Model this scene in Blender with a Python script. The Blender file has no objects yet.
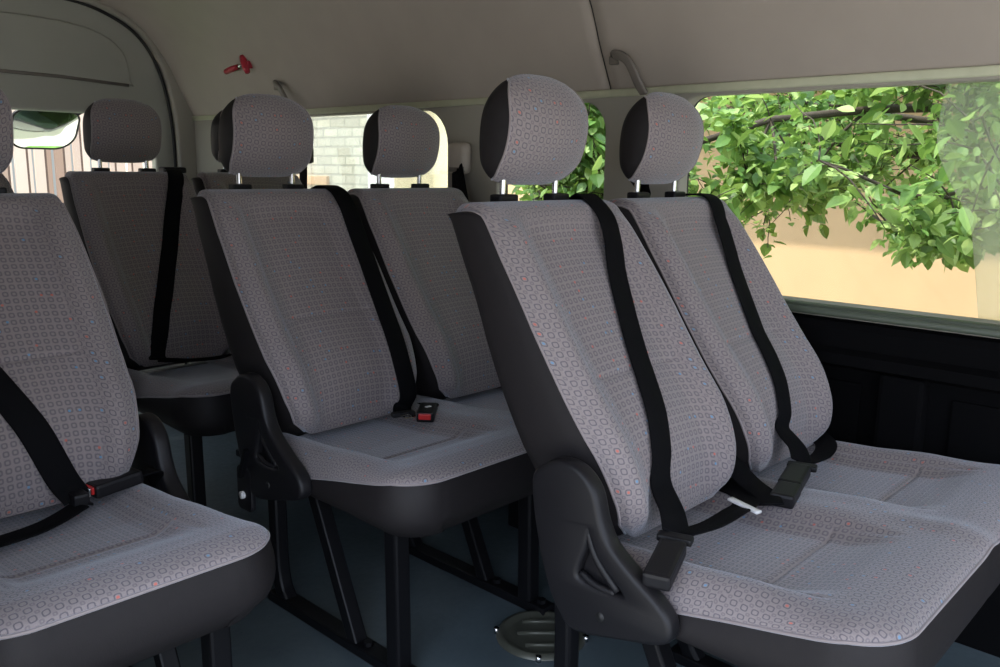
import bpy, bmesh, math, random
import numpy as np
from mathutils import Vector, Matrix

SC = bpy.context.scene
COL = SC.collection
# ------------------------------------------------------------------ camera
cam_d = bpy.data.cameras.new('camera'); cam = bpy.data.objects.new('camera', cam_d); COL.objects.link(cam)
cam_d.sensor_width = 36; cam_d.lens = 36 * 851.6 / 1000; cam_d.clip_start = 0.05
YAW, PIT, ROL = math.radians(46.8), math.radians(10.93), math.radians(0.85)
Fw = Vector((math.sin(YAW) * math.cos(PIT), math.cos(YAW) * math.cos(PIT), -math.sin(PIT)))
Rt = Vector((math.cos(YAW), -math.sin(YAW), 0)); Up = Rt.cross(Fw)
R2 = Rt * math.cos(ROL) + Up * math.sin(ROL); U2 = -Rt * math.sin(ROL) + Up * math.cos(ROL)
mw = Matrix((R2, U2, -Fw)).transposed().to_4x4(); mw.translation = Vector((-1.276, -1.127, 1.065))
cam.matrix_world = mw
SC.camera = cam
# ------------------------------------------------------------------ view, sky, sun
SC.view_settings.view_transform = 'Standard'; SC.view_settings.look = 'None'
SC.view_settings.exposure = 0.20; SC.view_settings.gamma = 1; SC.view_settings.use_curve_mapping = False
W = bpy.data.worlds.new('world'); SC.world = W; W.use_nodes = True
wn = W.node_tree.nodes; wl = W.node_tree.links; wn.clear()
tc = wn.new('ShaderNodeTexCoord'); dt = wn.new('ShaderNodeVectorMath'); dt.operation = 'DOT_PRODUCT'
dt.inputs[1].default_value = Vector((-0.30, -0.34, 0.90)).normalized()
wl.new(tc.outputs['Generated'], dt.inputs[0])
rmp = wn.new('ShaderNodeValToRGB'); cr = rmp.color_ramp
cr.elements[0].position = 0.0; cr.elements[0].color = (0.15, 0.16, 0.16, 1)
cr.elements[1].position = 1.0; cr.elements[1].color = (1.65, 1.88, 2.30, 1)
e = cr.elements.new(0.5); e.color = (0.15, 0.16, 0.17, 1)
e = cr.elements.new(0.75); e.color = (0.55, 0.62, 0.76, 1)
mp = wn.new('ShaderNodeMapRange'); mp.inputs[1].default_value = -1; mp.inputs[2].default_value = 1
wl.new(dt.outputs['Value'], mp.inputs[0]); wl.new(mp.outputs[0], rmp.inputs[0])
bg = wn.new('ShaderNodeBackground'); bg.inputs['Strength'].default_value = 3.0
wo = wn.new('ShaderNodeOutputWorld'); wl.new(rmp.outputs[0], bg.inputs[0]); wl.new(bg.outputs[0], wo.inputs[0])
sun_d = bpy.data.lights.new('sun', 'SUN'); sun_d.energy = 5.5; sun_d.angle = 0.02; sun_d.color = (1.0, 0.93, 0.80)
sun = bpy.data.objects.new('sun', sun_d); COL.objects.link(sun)
sun.rotation_euler = Vector((0.50, -0.42, -0.80)).to_track_quat('-Z', 'Y').to_euler()


# ------------------------------------------------------------------ materials
class NT:
    def __init__(s, name):
        s.m = bpy.data.materials.new(name); s.m.use_nodes = True
        s.t = s.m.node_tree; s.n = s.t.nodes; s.l = s.t.links; s.n.clear()
        s.out = s.n.new('ShaderNodeOutputMaterial'); s.b = s.n.new('ShaderNodeBsdfPrincipled')
        s.l.new(s.b.outputs[0], s.out.inputs[0])

    def set(s, sock, v):
        if isinstance(v, bpy.types.NodeSocket): s.l.new(v, sock)
        elif v is not None: sock.default_value = v

    def M(s, op, a, b=None, c=None):
        n = s.n.new('ShaderNodeMath'); n.operation = op
        s.set(n.inputs[0], a); s.set(n.inputs[1], b); s.set(n.inputs[2], c)
        return n.outputs[0]

    def mix(s, f, a, b):
        n = s.n.new('ShaderNodeMix'); n.data_type = 'RGBA'
        s.set(n.inputs[0], f); s.set(n.inputs[6], a); s.set(n.inputs[7], b)
        return n.outputs[2]

    def noise(s, scale, detail=2, vec=None, out=0):
        n = s.n.new('ShaderNodeTexNoise'); n.inputs['Scale'].default_value = scale; n.inputs['Detail'].default_value = detail
        s.set(n.inputs['Vector'], vec)
        return n.outputs[out]

    def coord(s, which='Object'):
        return s.n.new('ShaderNodeTexCoord').outputs[which]

    def bump(s, h, strength=.3, dist=.002):
        n = s.n.new('ShaderNodeBump'); n.inputs['Strength'].default_value = strength; n.inputs['Distance'].default_value = dist
        s.l.new(h, n.inputs['Height']); s.l.new(n.outputs[0], s.b.inputs['Normal'])

    def col(s, v): s.set(s.b.inputs['Base Color'], v)
    def rough(s, v): s.set(s.b.inputs['Roughness'], v)


def plain(name, c, rough=.5, metal=0, vary=0.12, nscale=30, bump=0, spec=.5):
    t = NT(name); k = t.noise(nscale, 3, t.coord())
    lo = tuple(x * (1 - vary) for x in c) + (1,); hi = tuple(min(1, x * (1 + vary)) for x in c) + (1,)
    t.col(t.mix(k, lo, hi)); t.rough(rough); t.b.inputs['Metallic'].default_value = metal
    t.b.inputs['Specular IOR Level'].default_value = spec
    if bump: t.bump(t.noise(nscale * 8, 2, t.coord()), bump, .001)
    return t.m


def fabric(name):
    t = NT(name); uv = t.coord('UV')
    sep = t.n.new('ShaderNodeSeparateXYZ'); t.l.new(uv, sep.inputs[0]); U, V = sep.outputs[0], sep.outputs[1]

    def lattice(p, ou, ov):
        a = t.M('ADD', t.M('DIVIDE', U, p), ou); b = t.M('ADD', t.M('DIVIDE', V, p), ov)
        fa = t.M('SUBTRACT', t.M('FRACT', a), .5); fb = t.M('SUBTRACT', t.M('FRACT', b), .5)
        d = t.M('POWER', t.M('ADD', t.M('POWER', t.M('ABSOLUTE', fa), 3.2), t.M('POWER', t.M('ABSOLUTE', fb), 3.2)), 1 / 3.2)
        return d, t.M('FLOOR', a), t.M('FLOOR', b)

    def ring(d, r, w):  # 1 on the ring
        k = t.M('ABSOLUTE', t.M('SUBTRACT', d, r))
        return t.M('SUBTRACT', 1.0, t.M('MINIMUM', t.M('POWER', t.M('DIVIDE', k, w), 2.0), 1.0))
    P = .0180
    d1, ia, ib = lattice(P, 0, 0); d2, _, _ = lattice(P, .5, .5)
    big = t.M('MAXIMUM', ring(d1, .27, .075), t.M('MULTIPLY', ring(d2, .13, .08), .55))
    d3, _, _ = lattice(.0150, 0, 0)
    fine = ring(d3, .27, .13)
    at = t.n.new('ShaderNodeAttribute'); at.attribute_name = 'panel'
    pm = at.outputs['Fac']
    pat = t.M('ADD', t.M('MULTIPLY', big, t.M('SUBTRACT', 1.0, pm)), t.M('MULTIPLY', t.M('MULTIPLY', fine, .8), pm))
    wv = t.noise(900, 2, uv)
    base = t.mix(wv, (.200, .170, .168, 1), (.320, .278, .278, 1))
    c = t.mix(t.M('MULTIPLY', pat, .72), base, (.060, .058, .080, 1))
    # rare coloured stitches, one random dot cell in a few
    cmb = t.n.new('ShaderNodeCombineXYZ'); t.l.new(ia, cmb.inputs[0]); t.l.new(ib, cmb.inputs[1])
    wn_ = t.n.new('ShaderNodeTexWhiteNoise'); wn_.noise_dimensions = '2D'; t.l.new(cmb.outputs[0], wn_.inputs[0])
    sel = t.M('GREATER_THAN', wn_.outputs['Value'], .86)
    dm = t.M('LESS_THAN', d1, .13)
    red = t.M('GREATER_THAN', wn_.outputs['Value'], .92)
    dc = t.mix(red, (.12, .30, .50, 1), (.60, .13, .09, 1))
    c = t.mix(t.M('MULTIPLY', t.M('MULTIPLY', sel, dm), .75), c, dc)
    t.col(c); t.rough(.92); t.b.inputs['Sheen Weight'].default_value = .55; t.b.inputs['Sheen Roughness'].default_value = .38; t.b.inputs['Sheen Tint'].default_value = (.82, .88, 1, 1)
    t.bump(t.M('SUBTRACT', wv, t.M('MULTIPLY', pat, .6)), .5, .0012)
    return t.m


M_FAB = fabric('seat_fabric')
M_VIN = plain('side_vinyl', (.015, .013, .0138), .6, bump=.25, nscale=60, spec=.25)
M_PLA = plain('black_plastic', (.009, .0085, .010), .45, bump=.15, nscale=50, spec=.3)
M_MET = plain('black_metal', (.005, .005, .006), .4, nscale=20, spec=.18)
M_WEB = plain('belt_webbing', (.0045, .0045, .0055), .8, nscale=300, bump=.3, spec=.08)
M_CHR = plain('chrome', (.62, .62, .62), .18, metal=1, vary=.04)
M_RED = plain('red_button', (.55, .02, .02), .4)
M_LIN = plain('headlining', (.38, .335, .29), .9, vary=.06, nscale=9, bump=.3)
M_TRIM = plain('pillar_trim', (.33, .31, .26), .7, vary=.05, nscale=9, bump=.15)
M_DOOR = plain('door_trim', (.40, .40, .35), .75, vary=.06, nscale=7, bump=.15)
M_BLK = plain('lower_panel', (.004, .004, .0045), .8, nscale=12, bump=.2, spec=.04)
M_SILL = plain('sill_trim', (.07, .085, .06), .5)
M_RUB = plain('rubber_seal', (.01, .01, .01), .6)
M_HAM = plain('red_plastic', (.42, .02, .04), .35)
M_GUIDE = plain('pale_guide_plastic', (.42, .37, .31), .45)
M_LIT_REVEAL = plain('lit_reveal_tint', (.46, .47, .33), .6)  # pale yellow-green paints in the light caught by the window reveal
M_LABEL = plain('white_label', (.75, .75, .75), .6, vary=.03)
M_BRZ = plain('handle_plastic', (.17, .15, .13), .5)


def floor_mat():
    t = NT('floor_vinyl'); k = t.noise(5, 6, t.coord()); k2 = t.noise(60, 3, t.coord())
    t.col(t.mix(k, (.035, .050, .060, 1), (.105, .138, .155, 1))); t.rough(t.M('ADD', .20, t.M('MULTIPLY', k2, .3)))
    t.bump(t.noise(35, 4, t.coord()), .35, .003); return t.m


def leaf_mat():
    t = NT('leaves'); g = t.n.new('ShaderNodeNewGeometry')
    r = t.n.new('ShaderNodeValToRGB'); cr = r.color_ramp; t.l.new(g.outputs['Random Per Island'], r.inputs[0])
    cr.elements[0].color = (.05, .11, .03, 1); cr.elements[1].color = (.55, .68, .26, 1)
    x = cr.elements.new(.5); x.color = (.17, .32, .08, 1)
    t.col(r.outputs[0]); t.rough(.45)
    tr = t.n.new('ShaderNodeBsdfTranslucent'); t.l.new(t.mix(.5, r.outputs[0], (.42, .60, .10, 1)), tr.inputs[0])
    mx = t.n.new('ShaderNodeMixShader'); mx.inputs[0].default_value = .42
    t.l.new(t.b.outputs[0], mx.inputs[1]); t.l.new(tr.outputs[0], mx.inputs[2]); t.l.new(mx.outputs[0], t.out.inputs[0])
    return t.m


def glass_mat(name, tint=(.93, .96, .93), haze=0.0):
    t = NT(name); tp = t.n.new('ShaderNodeBsdfTransparent'); tp.inputs[0].default_value = tint + (1,)
    gl = t.n.new('ShaderNodeBsdfGlossy'); gl.inputs['Roughness'].default_value = .02
    fr = t.n.new('ShaderNodeFresnel'); fr.inputs[0].default_value = 1.35
    mx = t.n.new('ShaderNodeMixShader'); t.l.new(t.M('MULTIPLY', fr.outputs[0], .6), mx.inputs[0])
    t.l.new(tp.outputs[0], mx.inputs[1]); t.l.new(gl.outputs[0], mx.inputs[2]); last = mx
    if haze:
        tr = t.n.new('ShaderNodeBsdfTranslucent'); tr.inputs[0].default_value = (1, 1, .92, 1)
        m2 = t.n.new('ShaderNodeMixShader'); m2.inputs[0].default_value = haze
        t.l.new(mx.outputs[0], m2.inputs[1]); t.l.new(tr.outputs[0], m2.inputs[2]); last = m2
    t.l.new(last.outputs[0], t.out.inputs[0]); return t.m


def brick_mat(name, c1, c2, mortar, sx, sy, msize=.012, axis='YZ', bump=.6):
    t = NT(name); o = t.coord(); s = t.n.new('ShaderNodeSeparateXYZ'); t.l.new(o, s.inputs[0])
    c = t.n.new('ShaderNodeCombineXYZ'); t.l.new(s.outputs['Y' if axis[0] == 'Y' else 'X'], c.inputs[0]); t.l.new(s.outputs['Z'], c.inputs[1])
    b = t.n.new('ShaderNodeTexBrick'); t.l.new(c.outputs[0], b.inputs['Vector']); b.inputs['Scale'].default_value = 1
    b.inputs['Color1'].default_value = c1 + (1,); b.inputs['Color2'].default_value = c2 + (1,); b.inputs['Mortar'].default_value = mortar + (1,)
    b.inputs['Brick Width'].default_value = sx; b.inputs['Row Height'].default_value = sy; b.inputs['Mortar Size'].default_value = msize
    k = t.noise(12, 4, o); t.col(t.mix(t.M('MULTIPLY', k, .5), b.outputs[0], t.mix(k, c1 + (1,), c2 + (1,)))); t.rough(.9)
    t.bump(b.outputs['Fac'], -bump, .02) if False else t.bump(t.M('SUBTRACT', k, b.outputs['Fac']), bump, .02)
    return t.m


M_FLOOR = floor_mat(); M_LEAF = leaf_mat(); M_GLASS = glass_mat('window_glass'); M_HAZE = glass_mat('haze_overlay', haze=.2)
M_ORANGE = plain('plaster_wall', (.60, .40, .235), .9, vary=.10, nscale=2.2, bump=.3)
M_CREAM = plain('cream_wall', (.62, .53, .34), .9, vary=.04, nscale=3)
M_WHITE = plain('white_wall', (.85, .83, .80), .9, vary=.04, nscale=3)
M_STONE = brick_mat('stone_blocks', (.52, .49, .40), (.68, .64, .50), (.36, .34, .28), .26, .10)
M_GROUND = plain('dry_ground', (.52, .48, .41), .95, vary=.3, nscale=4)
M_GRASS = plain('grass', (.14, .26, .06), .95, vary=.5, nscale=9)
M_BARK = plain('bark', (.075, .055, .042), .9, vary=.4, nscale=18, bump=.6)
M_POST = plain('grey_trunk', (.22, .19, .16), .9, vary=.25, nscale=14, bump=.6)
M_HATCH = plain('hatch_metal', (.075, .078, .062), .38, metal=.3, nscale=40)


def plank_mat():
    t = NT('fence_planks'); o = t.coord(); s = t.n.new('ShaderNodeSeparateXYZ'); t.l.new(o, s.inputs[0])
    a = t.M('DIVIDE', s.outputs['X'], .14); cell = t.M('FLOOR', a)
    w = t.n.new('ShaderNodeTexWhiteNoise'); w.noise_dimensions = '1D'; t.l.new(cell, w.inputs['W'])
    gap = t.M('LESS_THAN', t.M('FRACT', a), .12)
    c = t.mix(w.outputs['Value'], (.30, .19, .14, 1), (.60, .46, .38, 1))
    t.col(t.mix(gap, c, (.10, .06, .045, 1))); t.rough(.9); return t.m


M_PLANK = plank_mat()


# ------------------------------------------------------------------ mesh helpers
def link(name, me, mat, parent=None, smooth=True, loc=(0, 0, 0)):
    o = bpy.data.objects.new(name, me); COL.objects.link(o)
    if mat is not None and not me.materials: me.materials.append(mat)
    if smooth:
        for p in me.polygons: p.use_smooth = True
    o.location = loc
    if parent is not None: o.parent = parent
    return o


def from_bm(name, bm, mat, parent=None, smooth=False, loc=(0, 0, 0), recalc=True):
    if recalc: bmesh.ops.recalc_face_normals(bm, faces=bm.faces)
    me = bpy.data.meshes.new(name); bm.to_mesh(me); bm.free()
    return link(name, me, mat, parent, smooth, loc)


def shade_auto(o, deg=35):
    me = o.data
    me.polygons.foreach_set('use_smooth', [True] * len(me.polygons))
    bm = bmesh.new(); bm.from_mesh(me)
    for e in bm.edges:
        if len(e.link_faces) == 2 and e.calc_face_angle(0) > math.radians(deg): e.smooth = False
    bm.to_mesh(me); bm.free(); return o


def box(bm, c, s, bev=0, rot=None):
    r = bmesh.ops.create_cube(bm, size=1); vs = r['verts']
    bmesh.ops.scale(bm, vec=s, verts=vs)
    if bev:
        es = list({e for v in vs for e in v.link_edges})
        q = bmesh.ops.bevel(bm, geom=es, offset=bev, segments=2, affect='EDGES', profile=.6)
        vs = list({v for f in q['faces'] for v in f.verts} | {v for v in vs if v.is_valid})
    if rot is not None: bmesh.ops.transform(bm, matrix=rot.to_4x4() if hasattr(rot, 'to_4x4') else rot, verts=vs)
    bmesh.ops.translate(bm, vec=c, verts=vs)


def rr_section(w, h, r=.3, n=3):  # rounded rectangle section for bars
    pts = []; rad = min(w, h) * r
    for cx, cy, a0 in ((w / 2 - rad, h / 2 - rad, 0), (-w / 2 + rad, h / 2 - rad, 90), (-w / 2 + rad, -h / 2 + rad, 180), (w / 2 - rad, -h / 2 + rad, 270)):
        for k in range(n + 1):
            a = math.radians(a0 + 90 * k / n); pts.append((cx + rad * math.cos(a), cy + rad * math.sin(a)))
    return pts


def circ(r, n=10): return [(r * math.cos(2 * math.pi * k / n), r * math.sin(2 * math.pi * k / n)) for k in range(n)]


def sweep(bm, path, sec, up=Vector((0, 0, 1)), closed=False, scale=None):
    path = [Vector(p) for p in path]; n = len(path); rings = []
    for i, p in enumerate(path):
        a = path[(i - 1) % n] if (closed or i > 0) else p; b = path[(i + 1) % n] if (closed or i < n - 1) else p
        t = (b - a).normalized(); u = up - t * up.dot(t)
        if u.length < 1e-4: u = Vector((1, 0, 0)) - t * t.x
        u.normalize(); s = t.cross(u); k = scale[i] if scale else 1
        rings.append([bm.verts.new(p + s * x * k + u * y * k) for x, y in sec])
    m = len(sec)
    for i in range(n if closed else n - 1):
        A, B = rings[i], rings[(i + 1) % n]
        for j in range(m): bm.faces.new((A[j], A[(j + 1) % m], B[(j + 1) % m], B[j]))
    if not closed: bm.faces.new(rings[0]); bm.faces.new(rings[-1])


def smoothpath(pts, n=8, closed=False):
    P = [Vector(p) for p in pts]; out = []; L = len(P)
    for i in range(L if closed else L - 1):
        if closed: a, b, c, d = P[(i - 1) % L], P[i], P[(i + 1) % L], P[(i + 2) % L]
        else: a, b, c, d = P[max(i - 1, 0)], P[i], P[i + 1], P[min(i + 2, L - 1)]
        for k in range(n):
            t = k / n
            out.append(.5 * ((2 * b) + (c - a) * t + (2 * a - 5 * b + 4 * c - d) * t * t + (3 * b - a - 3 * c + d) * t ** 3))
    if not closed: out.append(P[-1])
    return out


def arc_uv(P, centre=True):
    """cloth coordinates in metres measured along the surface"""
    du = np.linalg.norm(np.diff(P, axis=1), axis=2); u = np.concatenate([np.zeros((len(P), 1)), np.cumsum(du, axis=1)], axis=1)
    if centre: m = P.shape[1] // 2; u = u - u[:, m:m + 1]
    dv = np.linalg.norm(np.diff(P, axis=0), axis=2); v = np.concatenate([np.zeros((1, P.shape[1])), np.cumsum(dv, axis=0)], axis=0)
    return np.stack([u, v], -1)


def grid_mesh(name, P, mat, parent=None, UV=None, panel=None, flip=False):
    """P: (n,m,3) array of points -> one sheet"""
    n, m = P.shape[:2]
    v = [tuple(float(c) for c in P[i, j]) for i in range(n) for j in range(m)]
    f = []
    for i in range(n - 1):
        for j in range(m - 1):
            q = (i * m + j, i * m + j + 1, (i + 1) * m + j + 1, (i + 1) * m + j)
            f.append(q[::-1] if flip else q)
    me = bpy.data.meshes.new(name); me.from_pydata(v, [], f)
    if UV is not None:
        uvl = me.uv_layers.new(name='UVMap'); flat = UV.reshape(-1, 2)
        li = np.zeros(len(me.loops), dtype=int); me.loops.foreach_get('vertex_index', li)
        uvl.data.foreach_set('uv', flat[li].astype(np.float32).ravel())
    if panel is not None:
        a = me.attributes.new('panel', 'FLOAT', 'POINT'); a.data.foreach_set('value', panel.astype(np.float32).ravel())
    me.update()
    return link(name, me, mat, parent)


def fill_outline(name, loops, depth, mat, parent=None, bevel=0, plane='YZ', off=0.0, res=4, smooth_loops=False):
    """closed outline(s) with holes, extruded: thickness depth about 'off' along the plane normal"""
    cu = bpy.data.curves.new(name, 'CURVE'); cu.dimensions = '2D'; cu.fill_mode = 'BOTH'
    cu.extrude = max(depth / 2 - bevel, 0.0001); cu.bevel_depth = bevel; cu.bevel_resolution = 2
    for lp in loops:
        sp = cu.splines.new('POLY'); sp.points.add(len(lp) - 1)
        for i, (a, b) in enumerate(lp): sp.points[i].co = (a, b, 0, 1)
        sp.use_cyclic_u = True
    tmp = bpy.data.objects.new(name + '_tmp', cu); COL.objects.link(tmp)
    me = bpy.data.meshes.new_from_object(tmp.evaluated_get(bpy.context.evaluated_depsgraph_get()))
    bpy.data.objects.remove(tmp); bpy.data.curves.remove(cu)
    if plane == 'YZ': mt = Matrix(((0, 0, 1, off), (1, 0, 0, 0), (0, 1, 0, 0), (0, 0, 0, 1)))
    elif plane == 'XZ': mt = Matrix(((1, 0, 0, 0), (0, 0, -1, off), (0, 1, 0, 0), (0, 0, 0, 1)))
    else: mt = Matrix.Translation((0, 0, off))
    me.transform(mt); me.name = name; me.materials.clear()
    bm = bmesh.new(); bm.from_mesh(me); bmesh.ops.remove_doubles(bm, verts=bm.verts, dist=1e-5)
    bmesh.ops.recalc_face_normals(bm, faces=bm.faces); bm.to_mesh(me); bm.free()
    o = link(name, me, mat, parent); shade_auto(o, 40); return o


def rrect(a0, b0, a1, b1, r, n=6):
    pts = []
    rs = r if isinstance(r, (tuple, list)) else (r,) * 4
    for (cx, cy, a, rr) in ((a1 - rs[0], b1 - rs[0], 0, rs[0]), (a0 + rs[1], b1 - rs[1], 90, rs[1]), (a0 + rs[2], b0 + rs[2], 180, rs[2]), (a1 - rs[3], b0 + rs[3], 270, rs[3])):
        for k in range(n + 1):
            t = math.radians(a + 90 * k / n); pts.append((cx + rr * math.cos(t), cy + rr * math.sin(t)))
    return pts


def tag(o, label=None, cat=None, group=None, kind=None):
    if label: o['label'] = label
    if cat: o['category'] = cat
    if group: o['group'] = group
    if kind: o['kind'] = kind
    return o


def empty(name, loc, label, cat, group=None):
    o = bpy.data.objects.new(name, None); COL.objects.link(o); o.location = loc; o.empty_display_size = .1
    return tag(o, label, cat, group)


def copy_tree(o, parent=None, skip=()):
    c = o.copy(); COL.objects.link(c)
    if parent is not None: c.parent = parent
    for ch in list(o.children):
        if ch.name.split('.')[0] not in skip: copy_tree(ch, c)
    return c


# ------------------------------------------------------------------ van shell
XR, XL, XC = .78, -1.10, -.16
Y0, Y1 = -2.4, 2.87


def struct(o): o['kind'] = 'structure'; return o


bm = bmesh.new(); box(bm, ((XR + XL) / 2, (Y0 + Y1) / 2, -.03), (XR - XL + .06, Y1 - Y0, .06))
struct(from_bm('floor', bm, M_FLOOR))

# ceiling with cove, extruded along the van
sec = smoothpath([(.775, 0, 1.30), (.72, 0, 1.405), (.665, 0, 1.52), (.575, 0, 1.64), (.43, 0, 1.735), (.2, 0, 1.785), (XC, 0, 1.80)], 5)
sec = [(XR + .0, 1.285)] + [(p.x, p.z) for p in sec]
full = sec + [(2 * XC - x, z) for x, z in reversed(sec[:-1])]
ys = [Y0 + (Y1 + .03 - Y0) * k / 60 for k in range(61)]
ys = sorted(ys + [.372, .377, .383, .388])
P = np.zeros((len(ys), len(full), 3))
for i, y in enumerate(ys):
    g = .004 if .374 < y < .386 else 0
    for j, (x, z) in enumerate(full):
        P[i, j] = (x + g * (1 if x > 0 else -1), y, z + g)
ce = grid_mesh('ceiling', P, M_LIN); struct(ce)
so = ce.modifiers.new('thick', 'SOLIDIFY'); so.thickness = .03; so.offset = -1
# pale fabric seam pressed into the lining
bm = bmesh.new(); sweep(bm, [(x, .38, z) for x, z in full], rr_section(.003, .002), Vector((0, 1, 0)))
struct(from_bm('trim_2', bm, M_RUB))

# right wall : window band with three openings
WZ0, WZ1 = .745, 1.272
wins = [(-1.58, .15, .06), (.39, .835, .07), (1.06, 2.18, .07)]
outer = [(Y0, .70), (Y1 + .03, .70), (Y1 + .03, 1.295), (Y0, 1.295)]
holes = [rrect(a, WZ0 if i == 0 else .76, b, WZ1, ((r, r, r, r) if i == 0 else (r, .10 if i == 1 else .13, .05, r))) for i, (a, b, r) in enumerate(wins)]
wall = fill_outline('wall_right', [outer] + holes, .05, M_TRIM, bevel=.008, off=XR + .025)
struct(wall)
# lower panel: dark trim with ledge, groove and recessed pockets
bm = bmesh.new()
box(bm, (XR + .012, (Y0 + Y1) / 2, .35), (.03, Y1 - Y0, .71))
lp = from_bm('lower_panel', bm, M_BLK, wall)
bm = bmesh.new(); sweep(bm, [(XR - .012, Y0, .735), (XR - .012, Y1, .735)], rr_section(.040, .017, .4))
from_bm('sill_trim', bm, M_SILL, wall, True)
bm = bmesh.new(); box(bm, (XR + .012, -.72, .742), (.070, 1.72, .018), .004); from_bm('window_ledge', bm, M_SILL, wall)
bm = bmesh.new()
prof = [(XR, .72), (XR - .02, .715), (XR - .028, .70), (XR - .032, .655), (XR - .06, .645), (XR - .062, .62), (XR - .03, .61), (XR, .60)]
rings = [[bm.verts.new((x, y, z)) for x, z in prof] for y in (Y0, Y1)]
for j in range(len(prof) - 1): bm.faces.new((rings[0][j], rings[0][j + 1], rings[1][j + 1], rings[1][j]))
for yy in (-.5, .35, 1.1):
    box(bm, (XR - .02, yy, .31), (.05, .10, .60), .01)
for a, b in ((-1.45, -.6), (-.4, .25), (.47, .98), (1.25, 2.4)):
    box(bm, (XR - .004, (a + b) / 2, .42), (.012, b - a, .30), .005)
from_bm('armrest_ledge', bm, M_BLK, wall, False)
# reveal trims and glass
wl_lab = ['window_1', 'window_2', 'window_3']
for i, (a, b, r) in enumerate(wins):
    z0 = WZ0 if i == 0 else .76
    pl = rrect(a - .012, z0 - .012, b + .012, WZ1 + .012, r + .012)
    bm = bmesh.new(); bm.faces.new([bm.verts.new((XR + .056, y, z)) for y, z in pl])
    r_ = bmesh.ops.extrude_face_region(bm, geom=bm.faces[:]); bmesh.ops.translate(bm, vec=(.004, 0, 0), verts=[v for v in r_['geom'] if isinstance(v, bmesh.types.BMVert)])
    w = from_bm(wl_lab[i], bm, M_GLASS); struct(w)
    bm = bmesh.new(); sweep(bm, [(XR + .05, y, z) for y, z in rrect(a + .002, z0 + .002, b - .002, WZ1 - .002, r)], rr_section(.010, .012), Vector((1, 0, 0)), closed=True)
    from_bm('rubber_seal', bm, M_RUB, w, True)
    if i == 0:  # whitish translucent sheet added inside the glass, its rear edge bowed
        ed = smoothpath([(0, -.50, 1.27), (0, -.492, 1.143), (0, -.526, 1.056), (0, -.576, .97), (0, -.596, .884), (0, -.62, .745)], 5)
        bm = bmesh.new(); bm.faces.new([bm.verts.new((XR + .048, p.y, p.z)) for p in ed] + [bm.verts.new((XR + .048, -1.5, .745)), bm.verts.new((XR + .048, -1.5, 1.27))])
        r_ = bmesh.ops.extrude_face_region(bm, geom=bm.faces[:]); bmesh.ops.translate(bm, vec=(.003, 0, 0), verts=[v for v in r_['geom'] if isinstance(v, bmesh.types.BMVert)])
        h = from_bm('haze_sheet', bm, M_HAZE, w); h['label'] = 'pale hazy sheet with a bowed edge'
# strip along window heads, coloured pale like a lit reveal
bm = bmesh.new(); sweep(bm, [(XR - .004, Y0, 1.282), (XR - .004, Y1, 1.282)], rr_section(.012, .022, .4))
tr = struct(from_bm('trim_1', bm, M_LIT_REVEAL, None, True))
# left wall behind the door; unseen rear opening added to brighten the cabin
outer = [(-.12, -.02), (Y1, -.02), (Y1, 1.295), (-.12, 1.295)]
wlft = struct(fill_outline('wall_left', [outer, rrect(1.55, .76, 2.74, 1.27, .07)], .05, M_TRIM, bevel=.006, off=XL - .025))
# cant rail over the open door
bm = bmesh.new(); box(bm, (XL - .02, (Y0 - .12) / 2, 1.31), (.05, -.12 - Y0, .08), .01); struct(from_bm('trim_3', bm, M_TRIM))

# rear: body frame around the tailgate, the tailgate, its seal
arc = smoothpath([(.685, 0, .05), (.688, 0, .55), (.688, 0, .944), (.686, 0, 1.178), (.672, 0, 1.33), (.640, 0, 1.47), (.592, 0, 1.575), (.520, 0, 1.655), (.42, 0, 1.710), (.289, 0, 1.748), (.08, 0, 1.762), (XC, 0, 1.765)], 5)
arc = [(p.x, p.z) for p in arc]; arcf = arc + [(2 * XC - x, z) for x, z in reversed(arc[:-1])]
frame_out = [(XR + .03, -.02)] + [(XR + .03, 1.30)] + [(x + .01, z + .01) for x, z in full[1:-1]] + [(XL - .03, 1.30), (XL - .03, -.02)]
arch_hole = [(x + (.02 if x > XC else -.02), z + (.012 if z > .2 else -.03)) for x, z in arcf]
fr = struct(fill_outline('wall_rear', [frame_out, arch_hole], .05, M_TRIM, bevel=.012, plane='XZ', off=Y1 + .0))
tgw = rrect(-.87, .74, .612, 1.292, .05)
tg = struct(fill_outline('door_1', [[(x, z) for x, z in arcf], tgw], .05, M_DOOR, bevel=.01, plane='XZ', off=Y1 + .05))
bm = bmesh.new(); sweep(bm, [(x, Y1 + .005, z) for x, z in arcf], circ(.0075, 10), Vector((0, 1, 0)))
from_bm('rubber_seal', bm, M_RUB, tg, True)
# pressed pocket on the upper tailgate
pk = smoothpath([(XC, 0, 1.66), (.20, 0, 1.655), (.38, 0, 1.62), (.47, 0, 1.55), (.49, 0, 1.44), (.47, 0, 1.425), (.2, 0, 1.44), (XC, 0, 1.445)], 5)
pk = [(p.x, p.z) for p in pk]; pkf = pk + [(2 * XC - x, z) for x, z in reversed(pk[1:-1])]
pko = fill_outline('raised_panel', [pkf], .02, M_DOOR, tg, bevel=.0095, plane='XZ', off=Y1 + .020)
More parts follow.
